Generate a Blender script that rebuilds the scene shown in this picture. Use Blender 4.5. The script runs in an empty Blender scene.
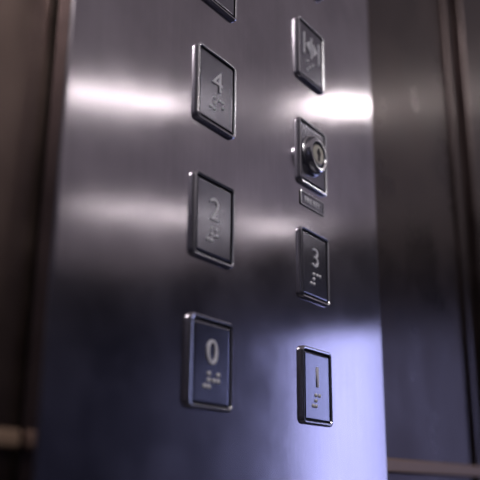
import bpy, bmesh, math
from mathutils import Vector, Matrix
sc=bpy.context.scene
sc.view_settings.view_transform='Standard'
MM=0.001
Z0=1.2                      # height of the panel reference point above the floor
def link(o): sc.collection.objects.link(o); return o

# ------------------------------------------------------------ materials
def newmat(name):
    m=bpy.data.materials.new(name); m.use_nodes=True
    nt=m.node_tree; nt.nodes.clear()
    out=nt.nodes.new('ShaderNodeOutputMaterial')
    return m,nt,out
def N(nt,t,**k):
    n=nt.nodes.new(t)
    for a,b in k.items(): setattr(n,a,b)
    return n
def brushed(name,col,r1=0.135,a1=0.5,r2=0.36,mix=0.14,scratch=0.012,bscale=(700,700,14),metal=1.0,bump=0.02):
    m,nt,out=newmat(name)
    tc=N(nt,'ShaderNodeTexCoord')
    mp=N(nt,'ShaderNodeMapping'); mp.inputs['Scale'].default_value=bscale
    nt.links.new(tc.outputs['Object'],mp.inputs[0])
    n1=N(nt,'ShaderNodeTexNoise'); n1.inputs['Scale'].default_value=1; n1.inputs['Detail'].default_value=4
    nt.links.new(mp.outputs[0],n1.inputs['Vector'])
    n2=N(nt,'ShaderNodeTexNoise'); n2.inputs['Scale'].default_value=22; n2.inputs['Detail'].default_value=6; n2.inputs['Roughness'].default_value=0.6
    nt.links.new(tc.outputs['Object'],n2.inputs['Vector'])
    def rng(src,a,b):
        r=N(nt,'ShaderNodeMapRange'); r.inputs[1].default_value=0.3; r.inputs[2].default_value=0.7
        r.inputs[3].default_value=a; r.inputs[4].default_value=b
        nt.links.new(src,r.inputs[0]); return r.outputs[0]
    s=rng(n1.outputs['Fac'],1-scratch*3,1+scratch*3); g=rng(n2.outputs['Fac'],0.86,1.14)
    mu=N(nt,'ShaderNodeMath',operation='MULTIPLY'); nt.links.new(s,mu.inputs[0]); nt.links.new(g,mu.inputs[1])
    cm=N(nt,'ShaderNodeVectorMath',operation='SCALE'); cm.inputs[0].default_value=col
    nt.links.new(mu.outputs[0],cm.inputs['Scale'])
    bp=N(nt,'ShaderNodeBump'); bp.inputs['Strength'].default_value=bump; bp.inputs['Distance'].default_value=0.0002
    nt.links.new(n1.outputs['Fac'],bp.inputs['Height'])
    tg=N(nt,'ShaderNodeCombineXYZ'); tg.inputs[0].default_value=1
    sh=[]
    for r,a in ((r1,a1),(r2,0.5)):
        p=N(nt,'ShaderNodeBsdfPrincipled'); p.inputs['Metallic'].default_value=metal
        p.inputs['Anisotropic'].default_value=a
        nt.links.new(rng(n2.outputs['Fac'],r*0.8,r*1.2),p.inputs['Roughness'])
        nt.links.new(cm.outputs[0],p.inputs['Base Color']); nt.links.new(tg.outputs[0],p.inputs['Tangent'])
        nt.links.new(bp.outputs[0],p.inputs['Normal'])
        sh.append(p)
    mx=N(nt,'ShaderNodeMixShader'); mx.inputs[0].default_value=mix
    nt.links.new(sh[0].outputs[0],mx.inputs[1]); nt.links.new(sh[1].outputs[0],mx.inputs[2])
    nt.links.new(mx.outputs[0],out.inputs[0])
    return m
def simple(name,col,metal=0,rough=0.5,emit=None,es=0,noise=0.1,nscale=40):
    m,nt,out=newmat(name)
    p=N(nt,'ShaderNodeBsdfPrincipled'); p.inputs['Metallic'].default_value=metal; p.inputs['Roughness'].default_value=rough
    tc=N(nt,'ShaderNodeTexCoord'); n=N(nt,'ShaderNodeTexNoise'); n.inputs['Scale'].default_value=nscale; n.inputs['Detail'].default_value=5
    nt.links.new(tc.outputs['Object'],n.inputs['Vector'])
    r=N(nt,'ShaderNodeMapRange'); r.inputs[3].default_value=1-noise; r.inputs[4].default_value=1+noise
    nt.links.new(n.outputs['Fac'],r.inputs[0])
    c=N(nt,'ShaderNodeVectorMath',operation='SCALE'); c.inputs[0].default_value=col
    nt.links.new(r.outputs[0],c.inputs['Scale']); nt.links.new(c.outputs[0],p.inputs['Base Color'])
    if emit: p.inputs['Emission Color'].default_value=(*emit,1); p.inputs['Emission Strength'].default_value=es
    nt.links.new(p.outputs[0],out.inputs[0])
    return m
M_panel=brushed('brushed_steel_panel',(0.57,0.53,0.585))
M_plate=brushed('brushed_steel_button',(0.37,0.365,0.42),r1=0.17,a1=0.5,scratch=0.02)
M_wallL=brushed('lit_bronze_steel',(0.235,0.175,0.155),r1=0.35,a1=0.7,mix=0.12,scratch=0.012,bscale=(500,500,6))  # lighter copy of the wall steel: left side's brightness put into the colour
M_wall=brushed('shaded_bronze_steel',(0.135,0.108,0.108),r1=0.32,a1=0.7,mix=0.05,scratch=0.012,bscale=(500,500,6))  # darker copy of the same wall steel, right side's dimness put into the colour
M_chrome=simple('polished_chrome',(0.85,0.85,0.9),1,0.2,noise=0.03)
M_brass=simple('worn_brass',(0.62,0.60,0.53),1,0.3,noise=0.1,nscale=300)
M_dark=simple('black_recess',(0.006,0.006,0.01),0,0.5)
M_glyph=simple('raised_nickel_character',(0.92,0.92,1.0),0.12,0.4,noise=0.03)
M_trim=simple('satin_brass_steel',(0.38,0.26,0.19),0.5,0.45,noise=0.05)
M_ceil=simple('ceiling_fill_glow',(0.4,0.35,0.35),0,0.7,emit=(1,0.86,0.92),es=0.112,noise=0.05,nscale=3)  # ceiling is no lamp; faint warm glow added in place of bounced light
M_side=simple('navy_laminate',(0.027,0.027,0.05),0,0.5,noise=0.2,nscale=4)
M_floor=simple('dark_floor',(0.025,0.025,0.038),0,0.5,noise=0.3,nscale=60)
M_lamp=simple('lamp_trim',(0.3,0.3,0.3),1,0.3)

# ------------------------------------------------------------ geometry helpers
def mesh_obj(name,bm,mats,smooth=True,ang=32):
    me=bpy.data.meshes.new(name); bm.normal_update(); bm.to_mesh(me); bm.free()
    for m in mats: me.materials.append(m)
    if smooth:
        for f in me.polygons: f.use_smooth=True
        me.set_sharp_from_angle(angle=math.radians(ang))
    return link(bpy.data.objects.new(name,me))
def box(name,x0,x1,y0,y1,z0,z1,mat,bevel=0):
    bm=bmesh.new(); bmesh.ops.create_cube(bm,size=1)
    c=Vector(((x0+x1)/2,(y0+y1)/2,(z0+z1)/2))
    for v in bm.verts: v.co=Vector((v.co.x*(x1-x0),v.co.y*(y1-y0),v.co.z*(z1-z0)))
    if bevel: bmesh.ops.bevel(bm,geom=bm.edges[:],offset=bevel,segments=4,affect='EDGES',profile=0.5)
    o=mesh_obj(name,bm,[mat],ang=8); o.location=c; return o
def rrect(w,h,r,n=8):
    pts=[]
    for cx,cy,a0 in ((w/2-r,h/2-r,0),(-w/2+r,h/2-r,90),(-w/2+r,-h/2+r,180),(w/2-r,-h/2+r,270)):
        for i in range(n+1):
            a=math.radians(a0+90*i/n); pts.append((cx+r*math.cos(a),cy+r*math.sin(a)))
    return pts
def rr_stack(bm,w,h,r,loops):
    """loops: (inset,height,material_of_segment_to_next) in mm, built out along -Y"""
    prev=None;pm=0
    for ins,ht,mi in loops:
        vs=[bm.verts.new((x*MM,-ht*MM,z*MM)) for x,z in rrect(w-2*ins,h-2*ins,max(r-ins,0.25))]
        if prev:
            n=len(vs)
            for i in range(n):
                f=bm.faces.new((prev[i],prev[(i+1)%n],vs[(i+1)%n],vs[i])); f.material_index=pm
        prev=vs;pm=mi
    f=bm.faces.new(prev); f.material_index=pm
    bmesh.ops.recalc_face_normals(bm,faces=bm.faces[:])
def lathe(bm,prof,n=48,cx=0,cz=0):
    prev=None;pm=0
    for r,ht,mi in prof:
        if r<=0:
            c=bm.verts.new((cx*MM,-ht*MM,cz*MM))
            for i in range(n):
                f=bm.faces.new((prev[i],prev[(i+1)%n],c)); f.material_index=pm
            return
        vs=[bm.verts.new(((cx+r*math.cos(2*math.pi*i/n))*MM,-ht*MM,(cz+r*math.sin(2*math.pi*i/n))*MM)) for i in range(n)]
        if prev:
            for i in range(n):
                f=bm.faces.new((prev[i],prev[(i+1)%n],vs[(i+1)%n],vs[i])); f.material_index=pm
        prev=vs;pm=mi
BW,BH=32.4,40.0
FRAME=[(0,-0.3,0),(0,1.2,0),(0.25,1.8,0),(0.8,2.1,0),(1.5,2.0,0),(1.85,1.6,1),(1.95,0.2,1),(2.8,0.2,1),(2.85,1.0,2),(3.1,1.4,2),(3.5,1.5,2),(3.9,1.5,2)]
FACE=1.5
def text_mesh(body,size,sx=1.15,extr=0.3,off=-0.17):
    cu=bpy.data.curves.new('txt','FONT'); cu.body=body; cu.size=size*MM; cu.align_x='CENTER'; cu.align_y='CENTER'
    cu.extrude=extr*MM; cu.bevel_depth=0.12*MM; cu.bevel_resolution=2; cu.offset=off*MM
    o=link(bpy.data.objects.new('txt',cu)); dg=bpy.context.evaluated_depsgraph_get(); dg.update()
    me=bpy.data.meshes.new_from_object(o.evaluated_get(dg)); bpy.data.objects.remove(o)
    xs=[v.co.x for v in me.vertices]; ys=[v.co.y for v in me.vertices]
    cx=(min(xs)+max(xs))/2; cy=(min(ys)+max(ys))/2
    for v in me.vertices:
        x,y,z=v.co; v.co=((x-cx)*sx,-z,(y-cy))
    return me
BR={'#':(3,4,5,6),'0':(2,4,5),'1':(1,),'2':(1,2),'3':(1,4),'4':(1,4,5),'o':(1,3,5),'a':(1,),'b':(1,2)}
def braille(chars):
    bm=bmesh.new(); n=len(chars)
    for k,ch in enumerate(chars):
        for d in BR[ch]:
            col=0 if d<=3 else 1; row=(d-1)%3
            x=(k-(n-1)/2)*6.8+(col-0.5)*3.0; z=-(row-1)*2.8
            lathe(bm,[(1.05,0,0),(1.0,0.3,0),(0.75,0.6,0),(0.4,0.8,0),(0,0.85,0)],16,x,z)
    bmesh.ops.recalc_face_normals(bm,faces=bm.faces[:])
    return bm
def child(o,par,loc):
    o.parent=par; o.location=loc
def button(col,row,glyph,dots):
    bm=bmesh.new(); rr_stack(bm,BW,BH,3.2,FRAME)
    b=mesh_obj('elevator_button',bm,[M_chrome,M_dark,M_plate])
    b.location=(col*95.1*MM,0,Z0-(row-2)*65.3*MM)
    if glyph in '01234':
        me=text_mesh(glyph,15.5); me.materials.append(M_glyph)
        g=link(bpy.data.objects.new('digit_'+glyph,me)); child(g,b,(0,-(FACE+0.15)*MM,4.8*MM))
    else:
        bm=bmesh.new()
        def bar(x0,x1,z0,z1):
            vs=[bm.verts.new((x*MM,y*MM,z*MM)) for y in (0,-0.5) for x,z in ((x0,z0),(x1,z0),(x1,z1),(x0,z1))]
            for q in ((4,5,6,7),(0,1,5,4),(1,2,6,5),(2,3,7,6),(3,0,4,7)): bm.faces.new([vs[i] for i in q])
        def tri(x0,x1,zc,hh):
            vs=[bm.verts.new((x*MM,y*MM,z*MM)) for y in (0,-0.5) for x,z in ((x0,zc),(x1,zc-hh),(x1,zc+hh))]
            for q in ((3,4,5),(0,1,4,3),(1,2,5,4),(2,0,3,5)): bm.faces.new([vs[i] for i in q])
        bar(-9.6,-8.2,-7,7); bar(8.2,9.6,-7,7); bar(-0.7,0.7,-7,7)
        tri(-7,-2.4,0,4); tri(7,2.4,0,4)
        bmesh.ops.recalc_face_normals(bm,faces=bm.faces[:])
        g=mesh_obj('door_symbol',bm,[M_glyph],ang=5); child(g,b,(0,-FACE*MM,4.5*MM))
    d=mesh_obj('braille_dots',braille(dots),[M_glyph]); child(d,b,(0,-FACE*MM,(-7.5 if glyph in '01234' else -9)*MM))
    return b
button(0,1,'4','#4'); button(0,2,'2','#2'); button(0,3,'0','#0')
button(1,2,'3','#3'); button(1,3,'1','#1')
button(1,0,'d','oa'); button(0,0,'d','ob'); button(1,-1,'d','ab')

# key switch
bm=bmesh.new(); rr_stack(bm,BW,BH,3.2,FRAME)
ks=mesh_obj('key_switch',bm,[M_chrome,M_dark,M_plate]); ks.location=(95.1*MM,0,Z0+65.3*MM)
bm=bmesh.new()
lathe(bm,[(12.0,0,0),(12.0,0.9,0),(11.6,1.3,0),(11.0,1.5,1),(10.6,1.5,0),(10.5,4.0,0),(10.1,4.7,0),(9.3,5.1,0),(7.8,4.9,0),(7.3,4.3,1),(7.1,2.5,1),(6.5,2.5,1),(6.4,3.8,2),(6.1,4.3,2),(5.5,4.5,2),(5.0,4.5,2),(0,4.5,2)],64)
# keyway
def kbox(x0,x1,z0,z1,y0,y1,mi):
    vs=[bm.verts.new((x*MM,y*MM,z*MM)) for y in (-y0,-y1) for x,z in ((x0,z0),(x1,z0),(x1,z1),(x0,z1))]
    for q in ((4,5,6,7),(0,1,5,4),(1,2,6,5),(2,3,7,6),(3,0,4,7)):
        f=bm.faces.new([vs[i] for i in q]); f.material_index=mi
kbox(-1.0,1.0,-3.8,3.8,4,4.7,1); kbox(-2.0,2.0,-0.4,2.2,4,4.73,1)
bmesh.ops.recalc_face_normals(bm,faces=bm.faces[:])
lk=mesh_obj('lock_cylinder',bm,[M_chrome,M_dark,M_brass]); child(lk,ks,(-1.6*MM,-FACE*MM,-0.5*MM))

# engraved label under the key
bm=bmesh.new(); rr_stack(bm,27,8.6,0.8,[(0,-0.2,1),(0,0.5,0),(0.3,0.8,0),(0.9,0.8,1),(1.0,0.5,1),(1.3,0.5,2)])
lb=mesh_obj('engraved_label',bm,[M_chrome,M_dark,M_plate]); lb.location=(95.1*MM,0,Z0+37.2*MM)
me=text_mesh('FIRE KEY',4.6,1.0,0.1,0); me.materials.append(M_glyph)
t=link(bpy.data.objects.new('label_text',me)); child(t,lb,(0,-0.6*MM,0))

# ------------------------------------------------------------ panel
PX0,PX1=-94.5*MM,183.5*MM
pn=box('elevator_control_panel',PX0,PX1,0,8*MM,Z0-0.42,Z0+0.50,M_panel,bevel=1.2*MM)
gk=box('panel_gap_shadow',PX0+1.5*MM,PX1-1.5*MM,8*MM,11*MM,Z0-0.417,Z0+0.497,M_dark);  # black strip added to paint the shadow line in the gap behind the panel
gk.parent=pn; gk.location=gk.location-pn.location

# ------------------------------------------------------------ lift car
WY=11*MM; XR=3.1
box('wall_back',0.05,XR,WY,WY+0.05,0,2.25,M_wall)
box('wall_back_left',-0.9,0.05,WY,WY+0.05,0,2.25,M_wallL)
box('floor',-0.9,XR,-2.9,WY+0.05,-0.05,0,M_floor)
box('ceiling',-0.9,XR,-2.9,WY+0.05,2.25,2.3,M_ceil)
box('wall_left',-0.95,-0.9,-2.9,WY+0.05,0,2.25,M_side)
box('wall_front',-0.9,XR,-2.95,-2.9,0,2.25,M_side)
wy0,wy1,wz0,wz1=-1.79,-1.25,0.70,1.82
box('wall_right',XR,XR+.05,wy1,WY+0.05,0,2.25,M_side)
box('wall_right_far',XR,XR+.05,-2.9,wy0,0,2.25,M_side)
box('wall_right_top',XR,XR+.05,wy0,wy1,wz1,2.25,M_side)
box('wall_right_sill',XR,XR+.05,wy0,wy1,0,wz0,M_side)
bm=bmesh.new()
for (a0,a1,b0,b1) in ((wy0,wy0+.03,wz0,wz1),(wy1-.03,wy1,wz0,wz1),(wy0+.03,wy1-.03,wz0,wz0+.03),(wy0+.03,wy1-.03,wz1-.03,wz1)):
    r=bmesh.ops.create_cube(bm,size=1)
    for v in r['verts']: v.co=Vector((v.co.x*.05+XR+.025,v.co.y*(a1-a0)+(a0+a1)/2,v.co.z*(b1-b0)+(b0+b1)/2))
mesh_obj('window_1',bm,[M_lamp])
# horizontal trim rails on the back wall, either side of the panel
rz=Z0-102*MM
box('trim_1',-0.88,PX0-1*MM,WY-5*MM,WY,rz-3*MM,rz+3*MM,M_trim,bevel=1.5*MM)
box('trim_2',PX1+2*MM,XR-.02,WY-5*MM,WY,rz-4.5*MM,rz+4.5*MM,M_trim,bevel=1.5*MM)
# vertical joints / jamb profile to the right
box('trim_3',0.374,0.384,WY-4*MM,WY,0.02,2.23,M_wall,bevel=1.2*MM)
box('trim_4',0.41,0.47,WY-9*MM,WY,0.02,2.23,M_wall,bevel=2*MM)

# ------------------------------------------------------------ lights
def area(name,loc,size,power,col,target=None,sy=None,shape='DISK'):
    l=bpy.data.lights.new(name,'AREA'); l.shape=shape; l.size=size
    if sy: l.size_y=sy
    l.energy=power; l.color=col
    o=link(bpy.data.objects.new(name,l)); o.location=loc
    if target: o.rotation_euler=(Vector(target)-Vector(loc)).to_track_quat('-Z','Y').to_euler()
    return o
def striplight(x,y,L,wd,ang,power,col):
    """recessed slot luminaire: rounded frame with a diffuser area lamp inside"""
    bm=bmesh.new(); prev=None
    for ins,h in ((-0.02,0),(-0.02,0.006),(-0.004,0.012),(0,0.010),(0,0)):
        vs=[bm.verts.new((px,py,-h)) for px,py in rrect(L-2*ins,wd-2*ins,0.01)]
        if prev:
            n=len(vs)
            for i in range(n): bm.faces.new((prev[i],prev[(i+1)%n],vs[(i+1)%n],vs[i]))
        prev=vs
    bmesh.ops.recalc_face_normals(bm,faces=bm.faces[:])
    o=mesh_obj('ceiling_light',bm,[M_lamp]); o.location=(x,y,2.25); o.rotation_euler=(0,0,ang)
    a=area('lamp',(0,0,-0.006),L,power,col,sy=wd,shape='RECTANGLE'); a.parent=o
warm=(1,0.93,0.90)
A=math.radians(39)
striplight(1.38,-1.38,0.42,0.05,A,0.8,warm)
striplight(1.82,-0.81,0.20,0.06,A,0.9,warm)
striplight(2.28,-2.00,0.60,0.05,A,0.95,warm)
striplight(2.74,-1.66,0.24,0.05,A,0.5,warm)
striplight(-0.45,-1.15,0.40,0.10,A,14,warm)  # unseen fill lamp, added to brighten characters and button rims
area('daylight',(XR+.15,(wy0+wy1)/2,(wz0+wz1)/2),wy1-wy0-0.02,5.6,(0.49,0.53,0.98),target=(0,(wy0+wy1)/2,(wz0+wz1)/2),sy=wz1-wz0,shape='RECTANGLE')

w=bpy.data.worlds.new('world'); sc.world=w; w.use_nodes=True
w.node_tree.nodes['Background'].inputs[0].default_value=(0.05,0.06,0.12,1)
w.node_tree.nodes['Background'].inputs[1].default_value=0.5

# ------------------------------------------------------------ camera
az,el,roll=0.59328,0.29948,0.00999
f=Vector((math.cos(az)*math.cos(el),math.sin(az)*math.cos(el),math.sin(el)))
r=f.cross(Vector((0,0,1))).normalized(); u=r.cross(f)
r2=r*math.cos(roll)+u*math.sin(roll); u2=-r*math.sin(roll)+u*math.cos(roll)
cam=bpy.data.cameras.new('camera'); co=link(bpy.data.objects.new('camera',cam))
R=Matrix((r2,u2,-f)).transposed().to_4x4()
co.matrix_world=Matrix.Translation((-0.283243,-0.206577,Z0-0.11736))@R
cam.sensor_width=36; cam.lens=36*808.08/480; cam.clip_start=0.01
cam.dof.use_dof=True; cam.dof.focus_distance=0.414; cam.dof.aperture_fstop=5.6
sc.camera=co
